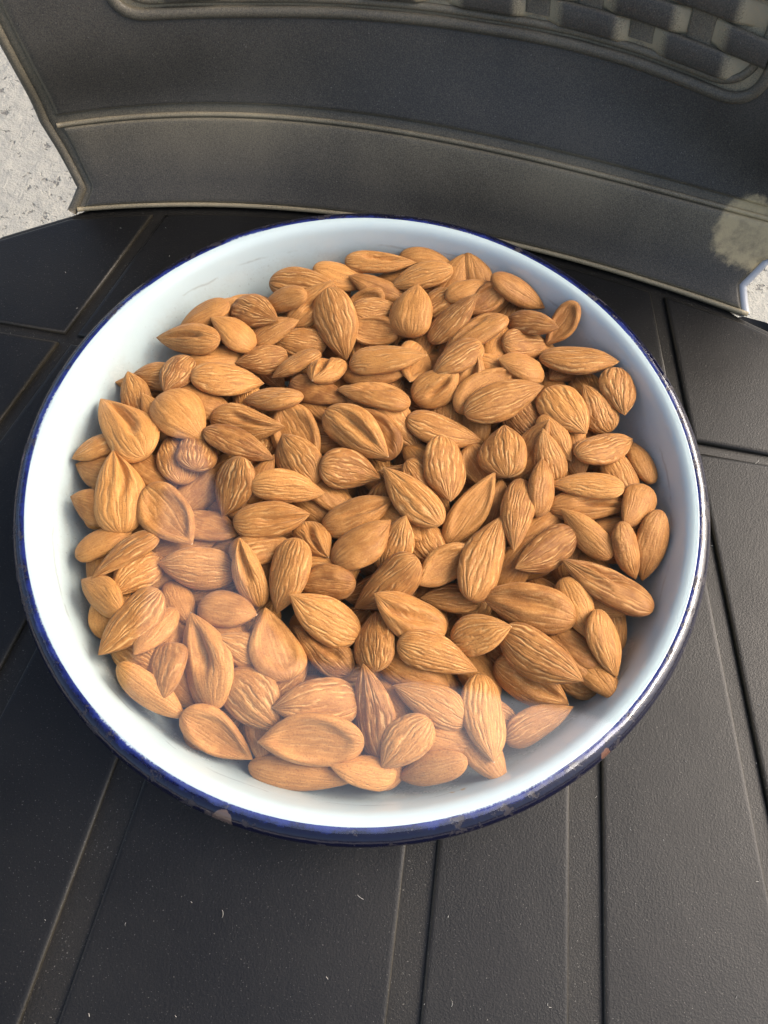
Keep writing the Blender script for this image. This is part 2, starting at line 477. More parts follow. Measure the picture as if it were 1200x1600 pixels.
def uv_of_px(u_, v_):
    """find the surface parameters seen at a photo pixel"""
    def pr(p):
        c = M @ (p - CAM); return 600 + 1200 * c[0] / c[2], 800 + 1200 * c[1] / c[2]
    U, Vv = 0.5, 1.5
    for it in range(40):
        q = np.array(pr(S(U, Vv))); e = np.array([u_, v_]) - q
        if np.abs(e).max() < 0.05: break
        h = 1e-3
        J = np.stack([(np.array(pr(S(U + h, Vv))) - q) / h, (np.array(pr(S(U, Vv + h))) - q) / h], 1)
        st = np.linalg.solve(J, e); U = min(max(U + st[0], 0.001), 0.99); Vv = min(max(Vv + st[1], 0.01), 2.98)
    return U, Vv
LE = sorted([(v, u) for u, v in [uv_of_px(*p) for p in ((128, 294), (112, 262), (96, 233), (82, 210))]])
RE = sorted([(v, u) for u, v in [uv_of_px(*p) for p in ((1166, 492), (1160, 446), (1180, 426), (1199, 406))]])
def umin(v): return float(np.interp(v, [0.0] + [q[0] for q in LE] + [1.0, 3.0], [0.0] + [q[1] for q in LE] + [0.0, 0.0]))
def umax(v): return float(np.interp(v, [q[0] for q in RE] + [RE[-1][0] + 0.12], [q[1] for q in RE] + [1.0]))
def wu(u, v): return umin(v) + u * (umax(v) - umin(v))
def patch(name, u_list, v_list, off, mat, parent, dustf, keep=None):
    V, D = [], []
    nu, nv = len(u_list), len(v_list)
    for j, v in enumerate(v_list):
        for i, u_ in enumerate(u_list):
            u = wu(u_, v)
            p, n = S(u, v), SN(u, v)
            V.append(p + n * off(i, j, u, v)); D.append(dustf(u, v, i, j))
    Fc = []
    for j in range(nv - 1):
        for i in range(nu - 1):
            if keep is None or keep(0.5 * (u_list[i] + u_list[i + 1]), 0.5 * (v_list[j] + v_list[j + 1])):
                Fc.append((j * nu + i, j * nu + i + 1, (j + 1) * nu + i + 1, (j + 1) * nu + i))
    o = mesh_obj(name, V, Fc, mat, parent)
    vattr(o.data, 'dust', D, 'FLOAT')
    return o

def ledges(a, b, n, e):
    """values a..b with extra ones close to both ends (distances e)"""
    return [a + x for x in e] + list(np.linspace(a + e[-1], b - e[-1], n))[1:-1] + [b - x for x in e[::-1]]
EO = [-0.0012, -0.0008, -0.0002, 0.0]                # offsets of the rounded pad edge below the pad height
PADH = 0.0016
def pad_off(nu, nv):
    def f(i, j, u, v):
        k_ = min(i, nu - 1 - i, j, nv - 1 - j)
        return PADH + (EO[k_] * 1.7 if k_ < 4 else 0.0)
    return f
# shell (carrying everything), with a thickness given by a solidify modifier
sh = patch('backrest_shell', list(np.linspace(0, 1, 60)), list(np.linspace(0, 2.99, 50)), lambda i, j, u, v: 0.0, M_BACK, chair, lambda u, v, i, j: 0.45 if v < 1.45 or u < 0.1 else 1.5)
m = sh.modifiers.new('thickness', 'SOLIDIFY'); m.thickness = 0.004; m.offset = -1 if True else 1
# make the solid grow backwards
nrm0 = SN(0.5, 1.5)
if sh.data.polygons[len(sh.data.polygons) // 2].normal.dot(Vector(nrm0)) < 0: sh.data.flip_normals()

eu = [0.0, 0.0012, 0.0030, 0.0055]; ev = [0.0, 0.008, 0.020, 0.040]
ul = ledges(0.014, 0.995, 60, eu); vl = ledges(0.055, 0.925, 22, ev)
def dust_low(u, v, i, j):
    edge = 0.75 if min(i, j, len(vl) - 1 - j) < 3 else 0.0
    return max(edge, 0.06 + 0.62 * min(1, max(0, (v - 0.35) / 0.5)) * (0.45 + 0.55 * min(1, u * 1.6)))
patch('backrest_lower_panel', ul, vl, pad_off(len(ul), len(vl)), M_BACK, chair, dust_low)
# upper pad with the rounded opening of the woven panel
border_px = [(172, -6), (184, 12), (215, 22), (400, 17), (600, 24), (760, 44), (900, 70), (1010, 102), (1100, 136), (1140, 152), (1172, 150), (1198, 130)]
BUV = [uv_of_px(*p) for p in border_px]
uL, uR = BUV[0][0], BUV[-1][0]
def border_v(u):
    return float(np.interp(u, [b[0] for b in BUV], [b[1] for b in BUV]))
def in_open(u, v):
    return uL < u < uR and v > border_v(u)
ulu = ledges(0.014, 0.995, 150, eu); vlu = ledges(1.05, 2.97, 110, [0.0, 0.008, 0.020, 0.040])
patch('backrest_upper_panel', ulu, vlu, pad_off(len(ulu), len(vlu)), M_BACK, chair,
      lambda u, v, i, j: 0.7 if min(i, j) < 3 else 0.0, keep=lambda u, v: not in_open(u, v))

def sweep(name, pts, nrm, rad, mat, parent, dust=0.3, ns=10, flat=1.0):
    """tube along pts; nrm gives the surface normal at each point"""
    pts = np.asarray(pts); V, Fc = [], []
    n = len(pts)
    for i in range(n):
        t_ = pts[min(i + 1, n - 1)] - pts[max(i - 1, 0)]; t_ = t_ / np.linalg.norm(t_)
        a = np.asarray(nrm[i]); a = a - t_ * (a @ t_); a /= np.linalg.norm(a); b = np.cross(t_, a)
        for k_ in range(ns):
            th = 2 * math.pi * k_ / ns
            V.append(pts[i] + rad * (a * math.sin(th) * flat + b * math.cos(th)))
    for i in range(n - 1):
        for k_ in range(ns):
            k2 = (k_ + 1) % ns
            Fc.append((i * ns + k_, i * ns + k2, (i + 1) * ns + k2, (i + 1) * ns + k_))
    Fc.append(tuple(range(ns))); Fc.append(tuple(range((n - 1) * ns, n * ns)))
    o = mesh_obj(name, V, Fc, mat, parent)
    vattr(o.data, 'dust', [dust] * len(V), 'FLOAT')
    return o

# bead round the woven panel (double), dusty bead lines at the crease and at the seat line, rolled end edge
def smooth_uv(uv, n=90):
    uv = np.array(uv); tt = np.r_[0, np.cumsum(np.hypot(np.diff(uv[:, 0]) * 0.35, np.diff(uv[:, 1]) * 0.04))]
    q = np.linspace(0, tt[-1], n)
    a = np.stack([np.interp(q, tt, uv[:, 0]), np.interp(q, tt, uv[:, 1])], 1)
    for _ in range(3):
        b = a.copy(); b[1:-1] = (a[:-2] + 2 * a[1:-1] + a[2:]) / 4; a = b
    return a
BS = smooth_uv([(uL, 2.95)] + BUV + [(uR + 0.004, 2.95)], 170)
sweep('panel_bead', [S(u, v) + SN(u, v) * 0.0012 for u, v in BS], [SN(u, v) for u, v in BS], 0.0024, M_BACK, chair, 0.35, flat=0.8)
BS2 = [(uL + 0.012 + (u - uL) * (1 - 0.024 / (uR - uL)), v + 0.075) for u, v in BS if v + 0.075 < 2.97]
sweep('panel_bead', [S(u, v) + SN(u, v) * 0.0003 for u, v in BS2], [SN(u, v) for u, v in BS2], 0.0017, M_BACK, chair, 0.6, flat=0.8)
cu = np.linspace(0.012, 0.995, 110)
sweep('crease_bead', [S(u, 0.945) + SN(u, 0.945) * 0.0004 for u in cu], [SN(u, 0.945) for u in cu], 0.0011, M_BACK, chair, 1.1)
sweep('seat_bead', [S(u, 0.03) + SN(u, 0.03) * 0.0003 for u in np.linspace(0.01, RE[0][1], 90)], [SN(u, 0.03) for u in np.linspace(0.01, RE[0][1], 90)], 0.0011, M_BACK, chair, 1.6)
ve = np.linspace(0.0, 2.97, 60)
sweep('end_edge', [S(umin(v), v) - SN(umin(v), v) * 0.001 for v in ve], [SN(umin(v), v) for v in ve], 0.0023, M_BACK, chair, 0.4)
# bright worn edge of the cut-out on the right end
ve = np.linspace(0.02, RE[-1][0] + 0.02, 24)
sweep('cut_out_edge', [S(umax(v), v) - SN(umax(v), v) * 0.0015 for v in ve], [SN(umax(v), v) for v in ve], 0.0021, mat_plain('worn_pale_plastic', (0.42, 0.44, 0.46), 0.4), chair, 0.3)

# woven strips inside the panel
wp = empty('woven_panel'); wp.parent = chair
PU = 0.0215                                # spacing of the upright strips along the panel (m)
arc = sum(np.linalg.norm(S(a + 0.005, 2.2) - S(a, 2.2)) for a in np.arange(uL, uR, 0.005))
du_up = PU / arc * (uR - uL)
vh = np.linalg.norm(S(0.8, 2.6) - S(0.8, 2.2)) / 0.4
dv_row = 0.0102 / vh
nrow = 9; WV0 = 2.02
rng = random.Random(5)
NUP = int((uR - uL) / du_up)
def upright(k_): return uL + (k_ + 0.5) * du_up
def strip_mesh(name, centers, half, dirs, thick, dusts):
    V, D, Fc = [], [], []
    prof = [(-1, -0.5), (-0.95, 0.25), (-0.7, 0.5), (0, 0.62), (0.7, 0.5), (0.95, 0.25), (1, -0.5)]
    for (p, n), d, ds in zip(centers, dirs, dusts):
        for a, b in prof:
            V.append(p + d * half * a + n * thick * b); D.append(ds + (0.25 if abs(a) > 0.9 else 0))
    np_ = len(prof)
    for i in range(len(centers) - 1):
        for k_ in range(np_ - 1):
            Fc.append((i * np_ + k_, i * np_ + k_ + 1, (i + 1) * np_ + k_ + 1, (i + 1) * np_ + k_))
    o = mesh_obj(name, V, Fc, M_BACK, wp); vattr(o.data, 'dust', D, 'FLOAT'); return o
def vdir(u, v):
    d = S(u, v + 0.01) - S(u, v - 0.01); return d / np.linalg.norm(d)
def udir(u, v):
    d = S(u + 0.005, v) - S(u - 0.005, v); return d / np.linalg.norm(d)
# rows follow the lower border: row centre runs parallel to the crease line, sloping as the photo shows
def row_v(r, u):
    return 1.50 + r * dv_row + 0.0 * u
for r in range(int((2.93 - 1.5) / dv_row)):
    us = np.linspace(uL + 0.006, uR - 0.004, 260)
    run = []
    def flush(run):
        if len(run) < 5: return
        C_, Dn, Ds = [], [], []
        for u in run:
            ph = math.cos(math.pi * ((u - uL) / du_up - 0.5 + r))         # +1 over an upright, -1 under the next
            hgt = 0.0019 * math.tanh(2.6 * (ph + 0.45)) / math.tanh(2.6)
            v = row_v(r, u); n = SN(u, v)
            C_.append((S(u, v) + n * (0.0010 + hgt), n)); Dn.append(vdir(u, v))
            Ds.append(0.06 + 2.8 * max(0, min(1, (0.1 - ph) * 1.3)))
        strip_mesh('woven_strip', C_, 0.0047, Dn, 0.0014, Ds)
    for u in us:
        v = row_v(r, u)
        if v > border_v(u) + 0.11 and v < 2.93: run.append(u)
        else: flush(run); run = []
    flush(run)
for k_ in range(NUP):
    u = upright(k_)
    v0 = border_v(u) + 0.13
    vs = np.linspace(v0, 2.95, 40)
    if v0 > 2.9: continue
    C_, Dn, Ds = [], [], []
    for v in vs:
        n = SN(u, v); C_.append((S(u, v) + n * 0.0007, n)); Dn.append(udir(u, v)); Ds.append(0.45)
    strip_mesh('upright_strip', C_, 0.0052, Dn, 0.0010, Ds)

# legs
for (x, y) in ((-.19, -.24), (.19, -.24), (-.17, .10), (.17, .10)):
    V, Fc = [], []
    for z, w in ((-0.004, .021), (-0.2, .018), (FZ, .014)):
        sx, sy = x + (0.02 if x > 0 else -0.02) * (-z) / 0.43, y + (0.02 if y > 0 else -0.02) * (-z) / 0.43
        V += [(sx + w * math.cos(a), sy + w * math.sin(a), z) for a in np.linspace(0, 2 * math.pi, 13)[:-1]]
    for r in range(2):
        for i in range(12): Fc.append((r * 12 + i, r * 12 + (i + 1) % 12, (r + 1) * 12 + (i + 1) % 12, (r + 1) * 12 + i))
    Fc += [tuple(range(12)), tuple(range(24, 36))]
    mesh_obj('leg', V, Fc, M_PLA, chair)

# ------------------------------------------------------------------ the bowl
RB = RIM + 0.0025      # height of the bowl's rim
def lathe(name, prof, mat, parent, n=200, arc=None, wob=None):
    V, Fc, D = [], [], []
    m_ = len(prof)
    for i in range(n):
        th = 2 * math.pi * i / n
        for j, (r, z) in enumerate(prof):
            dr = wob(th, j) if wob else (0.0, 0.0)
            V.append(((r + dr[0]) * math.cos(th), (r + dr[0]) * math.sin(th), z + dr[1]))
            if arc: D.append(arc[j])
    for i in range(n):
        for j in range(m_ - 1):
            a, b = i * m_, ((i + 1) % n) * m_
            Fc.append((a + j, b + j, b + j + 1, a + j + 1))
    o = mesh_obj(name, V, Fc, mat, parent)
    if arc: vattr(o.data, 'arc', D, 'FLOAT')
    return o
bowl = empty('enamel_bowl', (0, 0, 0))
tag(bowl, 'chipped white enamel bowl with navy blue rim, standing on the black chair', 'bowl')
def cr_curve(pts, n=6):
    P_ = np.array([2 * np.array(pts[0]) - np.array(pts[1])] + [np.array(q) for q in pts] + [2 * np.array(pts[-1]) - np.array(pts[-2])])
    out = []
    for i in range(1, len(P_) - 2):
        a, b, c, d = P_[i - 1:i + 3]
        for f in np.linspace(0, 1, n, endpoint=False):
            out.append(tuple(0.5 * (2 * b + (c - a) * f + (2 * a - 5 * b + 4 * c - d) * f * f + (3 * b - a - 3 * c + d) * f ** 3)))
    out.append(tuple(P_[-2])); return out
WALL = cr_curve([(.1110, .0000), (.1091, -.0004), (.1074, -.0018), (.1060, -.0046), (.1043, -.0092), (.1018, -.0165), (.0980, -.0245), (.0920, -.0345), (.083, -.0430), (.070, -.0475), (.050, -.0488), (.0005, -.0490)])
wr = np.array([w_[0] for w_ in WALL])[::-1]; wz = np.array([w_[1] for w_ in WALL])[::-1]
prof = [(.0005, RB - .0512), (.055, RB - .0510), (.0585, RB - .0541), (.0605, RB - .0543), (.0635, RB - .0510)]
prof += [(r + .0011, RB + z - .0011) for r, z in WALL[::-1] if r > .064]
prof += [(r, RB + z) for r, z in WALL]
lathe('basin', prof, M_ENA, bowl)
BR, BC = .0046, .1115
AN = np.linspace(-35, 330, 30)
rp = [(BC - BR * math.cos(math.radians(a)), RB - BR + BR * math.sin(math.radians(a))) for a in AN]
lathe('rim', rp, M_RIM, bowl, n=260, arc=[a for a in AN])

# ------------------------------------------------------------------ the clear film stretched over the bowl
frng = np.random.default_rng(8)
fk = [(int(frng.integers(14, 60)), frng.uniform(0, 6.28), frng.uniform(0.3, 1.0)) for _ in range(14)]
def pleat(th):
    return sum(a * math.sin(k_ * th + p) for k_, p, a in fk) / 3.0
fp = [(.0002, .0004), (.03, .0004), (.06, .0004), (.085, .0004), (.1, .0004), (.107, .0004), (.1110, .00045)]
for a in (90, 91, 92, 93, 95, 97, 99, 101, 103):
    fp.append((BC - (BR + .00045) * math.cos(math.radians(a)), -BR + (BR + .00045) * math.sin(math.radians(a))))
def fwob(th, j):
    if j < 7: return (0.0, 0.0)
    f = (j - 6) / 9.0
    q = abs(pleat(th)) * 0.0002 * min(1, f * 1.6)
    return (q * 0.9, q * 0.35)
film = lathe('clear_film', [(r, RB + z) for r, z in fp], M_FILM, None, n=520, wob=fwob)
tag(film, 'clear plastic film stretched tight over the bowl, mirroring pale sky', 'plastic film')

# ------------------------------------------------------------------ almonds
# seen in the photograph: rounded end x,y, pointed end x,y, width (all in photo pixels), look, layer
# look: r ridged, s smooth, d creased, c hollow face, e on edge
A = """422 438 530 458 52 r 1|492 425 580 438 45 s 0|540 408 650 412 40 d 2|645 408 690 415 28 s 0|706 424 610 441 40 r 2|635 460 543 441 36 s 1
447 498 525 452 44 d 1|512 462 541 552 56 r 2|510 535 423 530 46 r 1|398 530 462 506 40 r 1|590 468 538 485 30 c 1|550 492 630 482 40 r 1
640 520 652 450 54 s 2|712 462 655 490 50 r 1|672 525 746 470 40 r 2|624 520 530 515 44 c 1|546 562 666 563 55 r 2|655 532 640 605 50 c 1
530 560 492 602 52 d 2|500 552 424 585 32 r 2|447 552 370 568 44 r 1|640 630 527 607 56 d 2|474 625 378 618 50 r 2|480 605 515 660 48 s 0
535 620 600 650 44 r 0|555 580 610 590 40 s 0|470 600 530 625 40 s 0|364 470 436 508 54 r 2|360 480 275 512 42 s 1|345 540 239 518 46 d 2
395 540 331 501 50 s 2|465 472 422 472 24 s 1|275 590 215 585 46 r 1|295 555 258 615 46 r 2|300 597 413 587 58 r 2|320 565 370 555 36 s 0
328 650 445 670 56 d 2|252 622 313 680 70 s 2|225 650 203 588 44 r 1|258 672 232 632 28 s 1|300 625 345 640 30 s 0|440 640 495 718 68 c 1
230 718 152 613 68 d 2|185 685 124 710 50 r 1|175 745 144 732 30 s 0|190 830 180 709 70 d 2|175 800 123 780 52 s 1|126 860 195 835 50 s 1
228 762 300 850 68 c 2|285 758 262 672 54 r 1|310 742 305 665 54 r 1|321 675 428 716 46 r 2|380 725 346 798 66 r 2|325 750 284 785 42 s 0
278 810 372 838 60 c 1|250 745 215 720 40 s 0|244 830 143 905 48 r 2|255 870 310 855 44 s 0|490 755 441 680 62 r 1|510 640 606 715 62 d 2
393 762 508 767 48 r 2|365 815 484 805 58 d 2|390 770 422 723 36 s 1|375 790 398 745 36 s 0|498 735 596 740 60 r 2|503 820 614 782 58 d 2
522 880 610 815 62 s 2|475 815 510 870 50 d 1|395 860 435 850 40 r 0|405 945 377 846 44 d 1|465 845 430 955 62 r 2|480 885 530 882 40 r 0
618 712 555 645 54 c 1|635 660 755 685 56 r 2|690 685 702 785 66 r 2|688 820 600 732 58 r 2|635 725 705 795 52 r 1|735 700 770 760 50 c 1
700 845 772 742 48 c 2|770 830 782 755 44 s 1|690 740 638 693 46 s 0|600 880 631 818 56 r 1|650 820 690 880 58 r 0|735 860 652 912 52 c 2
735 935 784 808 62 r 2|655 880 550 945 62 r 2|600 800 635 830 40 s 0|790 738 790 665 66 r 2|600 640 650 690 42 r 0|505 770 535 792 36 s 0
700 450 722 420 40 s 0|755 450 738 420 38 s 0|715 460 749 446 32 s 1|762 445 858 470 46 s 2|772 478 742 495 36 c 1|745 470 795 455 32 s 0
790 500 692 545 56 d 1|750 535 675 585 48 r 2|715 610 740 560 48 d 1|785 520 765 570 42 s 0|790 590 750 575 38 r 0|650 620 712 590 54 d 1
712 640 806 583 46 c 1|728 645 848 605 56 r 2|795 490 872 522 46 r 2|885 500 860 530 34 c 1|800 545 850 535 42 r 0|848 575 780 570 54 s 1
845 555 964 573 60 r 2|860 600 915 680 70 r 2|955 665 912 610 54 r 1|965 585 975 640 54 r 1|848 655 890 716 38 s 1|800 745 855 665 48 c 1
870 735 850 690 46 r 1|815 650 835 680 40 r 0|885 690 895 715 34 s 0|895 720 994 678 50 r 2|1012 752 990 690 42 s 1|960 725 980 770 46 r 0
972 765 860 755 52 r 2|860 792 992 790 46 d 1|1010 765 975 820 48 s 1|842 805 847 718 34 e 2|820 745 802 864 48 r 2|820 850 872 805 44 s 0
897 830 803 890 54 r 2|955 870 876 798 44 s 1|962 820 1000 902 38 e 2|1025 805 1010 905 50 s 1|1020 950 876 878 70 d 2|940 840 965 830 40 s 0
898 968 752 928 70 d 2|880 905 920 1000 52 s 1|785 985 909 1065 68 r 2|860 985 943 1072 62 s 0|912 1015 880 990 48 s 0|930 955 965 1057 60 r 1
775 1035 888 1100 62 d 0|790 1155 895 1105 50 r 1|925 1035 940 1062 40 s 0|790 900 815 865 46 s 0|905 930 940 945 42 s 0
698 985 581 934 70 d 2|735 940 672 935 48 r 1|704 1000 800 985 64 r 2|622 1005 750 1045 58 r 2|588 1055 588 950 62 r 1|630 1040 665 1055 44 s 0
752 1050 769 1195 66 r 2|728 1128 615 1070 60 r 1|364 890 246 880 62 r 2|238 875 190 925 56 r 1|175 945 138 915 48 s 1|250 925 155 1023 66 r 2
268 915 295 970 42 s 1|312 945 402 965 64 s 1|255 970 230 1005 36 s 1|225 1035 188 1010 40 r 0|335 1108 300 960 78 d 2|270 1005 262 1040 42 s 0
262 1005 255 1098 58 e 2|188 1042 288 1120 40 s 1|415 1025 346 1002 54 r 1|330 980 370 1000 42 s 0|450 1062 415 950 78 c 2|548 1050 458 978 54 d 1
562 990 452 935 66 r 2|540 912 475 910 52 s 1|595 1185 568 1040 64 r 2|562 1095 427 1108 74 r 2|567 1160 404 1160 78 c 2|388 1195 552 1222 46 s 1
605 1208 530 1200 40 s 1|670 1125 595 1200 64 r 2|730 1190 618 1215 44 s 1|355 1055 440 1140 80 r 1|288 1115 394 1185 62 c 2|690 1155 735 1165 44 s 0
735 1160 760 1190 44 s 0"""
ITEMS = []
for tok in A.replace('\n', '|').split('|'):
    q = tok.split()
    ITEMS.append(tuple(float(x) for x in q[:5]) + (q[5], int(q[6])))

rnd = np.random.default_rng(21)
def almond_mesh(name, a, b, c, look, seed, nt=40, nph=52):
    """a, b, c half length / width / thickness; +x the pointed end"""
    g = np.random.default_rng(seed)
    t_ = np.linspace(0, 1, nt + 1)
    u = -np.cos(np.pi * t_)                                   # -1 .. 1
    s = (u + 1) / 2
    u0 = g.uniform(-0.34, -0.10)
    et, eb = g.uniform(1.75, 2.45), g.uniform(2.0, 2.7)
    def prof(et, eb, pb):
        vb = np.clip((u0 - u) / (u0 + 1), 0, 1); vt = np.clip((u - u0) / (1 - u0), 0, 1)
        return np.where(u < u0, np.power(np.clip(1 - vb ** eb, 0, 1), pb), 1 - vt ** et)
    w = prof(et, eb, 0.5); th = prof(et * 1.25, eb, 0.5)
    ph = np.linspace(0, 2 * np.pi, nph, endpoint=False)
    U, PH = np.meshgrid(u, ph, indexing='ij')
    Wd = np.repeat(w[:, None], nph, 1) * b; Th = np.repeat(th[:, None], nph, 1) * c
    cy, sz = np.cos(PH), np.sin(PH)
    ex = g.uniform(1.0, 1.28)
    X = U * a
    # outline wobble
    wob = 1 + 0.05 * np.sin(U * g.uniform(2, 4) + g.uniform(0, 6)) * np.sign(cy)
    Y = Wd * cy * wob
    Zt = Th * np.sign(sz) * np.abs(sz) ** ex
    upper = (sz > 0)
    yn = cy
    # ridges running from end to end
    rs = {'r': 1.0, 's': 0.32, 'd': 0.6, 'c': 0.4, 'e': 0.5}[look] * g.uniform(0.75, 1.15)
    D = np.zeros_like(X)
    fan = g.uniform(-0.35, 0.35)
    for k_ in range(7):
        f = g.uniform(1.6, 5.2); D += g.uniform(0.4, 1.0) / 7 * np.sin(2 * np.pi * (f * yn * (1 + fan * U) * 0.5 + g.uniform(-0.35, 0.35) * U + g.uniform(0, 1)) + np.where(upper, 0, 2.1))
    gain = np.clip((1 - U * U) * 2.2, 0, 1)
    Zt += D * gain * np.sign(sz) * np.abs(sz) ** 0.6 * c * (0.07 + 0.10 * rs)
    # lumps
    for k_ in range(3):
        uc, yc, sg = g.uniform(-.6, .6), g.uniform(-.6, .6), g.uniform(.2, .45)
        Zt += c * g.uniform(-.12, .12) * np.exp(-((U - uc) ** 2 + (yn - yc) ** 2) / sg ** 2) * np.sign(sz) * np.abs(sz)
    if look == 'd':
        ang = g.uniform(-0.5, 0.5); y0 = g.uniform(-.25, .25); cv = g.uniform(-.6, .6)
        line = y0 + ang * U + cv * U * U * 0.5
        win = np.exp(-((U - g.uniform(-.1, .35)) / g.uniform(.42, .6)) ** 4)
        dd = (yn - line) / g.uniform(.12, .24)
        Zt -= np.where(upper, c * g.uniform(0.6, 1.0) * win * np.exp(-np.abs(dd) ** 1.2) * sz, 0)
        Zt += np.where(upper, c * 0.25 * win * np.exp(-((np.abs(dd) - 2.0) / 0.8) ** 2) * sz, 0)
    if look == 'c':
        rr = np.sqrt((U / 0.80) ** 2 + (yn / g.uniform(.72, .84)) ** 2)
        dish = 1 / (1 + np.exp((rr - 0.92) * 16))
        Zt = np.where(upper, Zt * (1 - 0.18) - c * g.uniform(.45, .8) * dish * np.clip(1.05 - 0.35 * rr, 0, 1), Zt)
    # bend, twist
    Y = Y + g.uniform(-.16, .16) * b * (1 - U * U)
    Zc = g.uniform(-.28, .22) * c * (U * U)
    tw = g.uniform(-.30, .30) * U
    Yr = Y * np.cos(tw) - Zt * np.sin(tw); Zr = Y * np.sin(tw) + Zt * np.cos(tw) + Zc
    V = np.stack([X, Yr, Zr], 2)[1:-1].reshape(-1, 3)
    SK = np.stack([np.where(upper, cy, cy + 4.0), U, np.full_like(U, (seed % 97) * 1.37)], 2)[1:-1].reshape(-1, 3)
    nr = nt - 1
    idx = np.arange(nr * nph).reshape(nr, nph)
    A_, B_ = idx[:-1, :], idx[1:, :]
    quads = np.stack([A_, B_, np.roll(B_, -1, 1), np.roll(A_, -1, 1)], 2).reshape(-1, 4)
    ib, it = nr * nph, nr * nph + 1
    V = np.vstack([V, [[-a, 0, float(Zc[0, 0])], [a * 1.0, 0, float(Zc[-1, 0])]]])
    SK = np.vstack([SK, [[0, -1, SK[0, 2]], [0, 1, SK[0, 2]]]])
    faces = quads.tolist() + [(ib, int(idx[0, k_]), int(idx[0, (k_ + 1) % nph])) for k_ in range(nph)] + [(it, int(idx[-1, (k_ + 1) % nph]), int(idx[-1, k_])) for k_ in range(nph)]
    me = bpy.data.meshes.new(name)
    me.from_pydata(V.tolist(), [], faces); me.update()
    me.polygons.foreach_set('use_smooth', [True] * len(me.polygons))
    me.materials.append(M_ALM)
    vattr(me, 'skin', SK)
    tone = float(np.clip(g.normal(0.52, 0.22), 0.0, 1.0)); du_ = float(g.uniform(0, 1))
    vattr(me, 'look', np.tile([rs, tone, du_], (len(V), 1)))
    return me

# height map of what already lies in the bowl (metres above the seat)
GN, GE = 300, 0.112
gx = np.linspace(-GE, GE, GN)
GX, GY = np.meshgrid(gx, gx, indexing='ij')
GRr = np.hypot(GX, GY)
HM = RB + np.interp(GRr, wr, wz)
BED = RIM - 0.0180
HM = np.maximum(HM, np.where(GRr < .0985, BED + np.clip((GRr - .06) * 0.10, 0, .003), -1))
CAPZ = RB - 0.0006

def settle(x, y, yaw, a, b, c, commit=True, slope=0.45, pen=0.0011, zt=None):
    """rest an almond-sized ellipsoid on the height map; returns z, surface gradient"""
    r = max(a, b) + 0.001
    i0, i1 = np.searchsorted(gx, x - r), np.searchsorted(gx, x + r)
    j0, j1 = np.searchsorted(gx, y - r), np.searchsorted(gx, y + r)
    dx, dy = GX[i0:i1, j0:j1] - x, GY[i0:i1, j0:j1] - y
    H = HM[i0:i1, j0:j1]
    ca, sa = math.cos(yaw), math.sin(yaw)
    lx, ly = dx * ca + dy * sa, -dx * sa + dy * ca
    q = (lx / a) ** 2 + (ly / b) ** 2
    ins = q < 0.98
    if ins.sum() < 6: return None
    hx = H[ins]; th = np.sqrt(1 - q[ins])
    # weighted plane fit in local axes; high spots count most
    w_ = np.exp((hx - hx.max()) / 0.004) + 0.15
    Am = np.stack([lx[ins], ly[ins], np.ones(ins.sum())], 1)
    cf = np.linalg.lstsq(Am * w_[:, None], hx * w_, rcond=None)[0]
    sl_ = np.clip(cf[:2] * 0.9, -slope, slope)
    low = sl_[0] * lx[ins] + sl_[1] * ly[ins] - c * th
    z = np.percentile(hx - low, 96) - pen
    top_ = z + (np.abs(sl_[0]) * a * 0.5 + np.abs(sl_[1]) * b * 0.5) + c * 0.9
    if zt is not None: z = min(max(z, zt - 0.0025), zt + 0.0055)
    top_ = z + (np.abs(sl_[0]) * a * 0.5 + np.abs(sl_[1]) * b * 0.5) + c * 0.9
    if top_ > CAPZ: z -= top_ - CAPZ
    if commit:
        surf = np.full_like(H, -1.0)
        surf[ins] = z + sl_[0] * lx[ins] + sl_[1] * ly[ins] + c * th
        HM[i0:i1, j0:j1] = np.maximum(H, surf)
    return z, sl_

ALM = []     # placed almonds: dict
def place(x, y, z, yaw, sl_, roll, a, b, c, look, seed, layer, hidden=False):
    ALM.append(dict(x=x, y=y, z=z, yaw=yaw, sl=sl_, roll=roll, a=a, b=b, c=c, look=look, seed=seed, layer=layer, hidden=hidden))

# the lower layer, hardly seen
cand = []
tries = 0
while len(cand) < 118 and tries < 20000:
    tries += 1
    rr_ = 0.0925 * math.sqrt(rnd.random()); th_ = rnd.random() * 2 * math.pi
    x, y = rr_ * math.cos(th_), rr_ * math.sin(th_)
    if all(math.hypot(x - q[0], y - q[1]) > 0.0122 for q in cand): cand.append((x, y))
for i, (x, y) in enumerate(cand):
    a = rnd.uniform(.0108, .0130); b = rnd.uniform(.0058, .0069); c = rnd.uniform(.0034, .0042); yaw = rnd.uniform(0, 2 * math.pi)
    z, sl_ = settle(x, y, yaw, a, b, c, slope=0.3, pen=0.002)
    place(x, y, z, yaw, sl_, 0, a, b, c, 'rs'[i % 2], 5000 + i, -1, True)

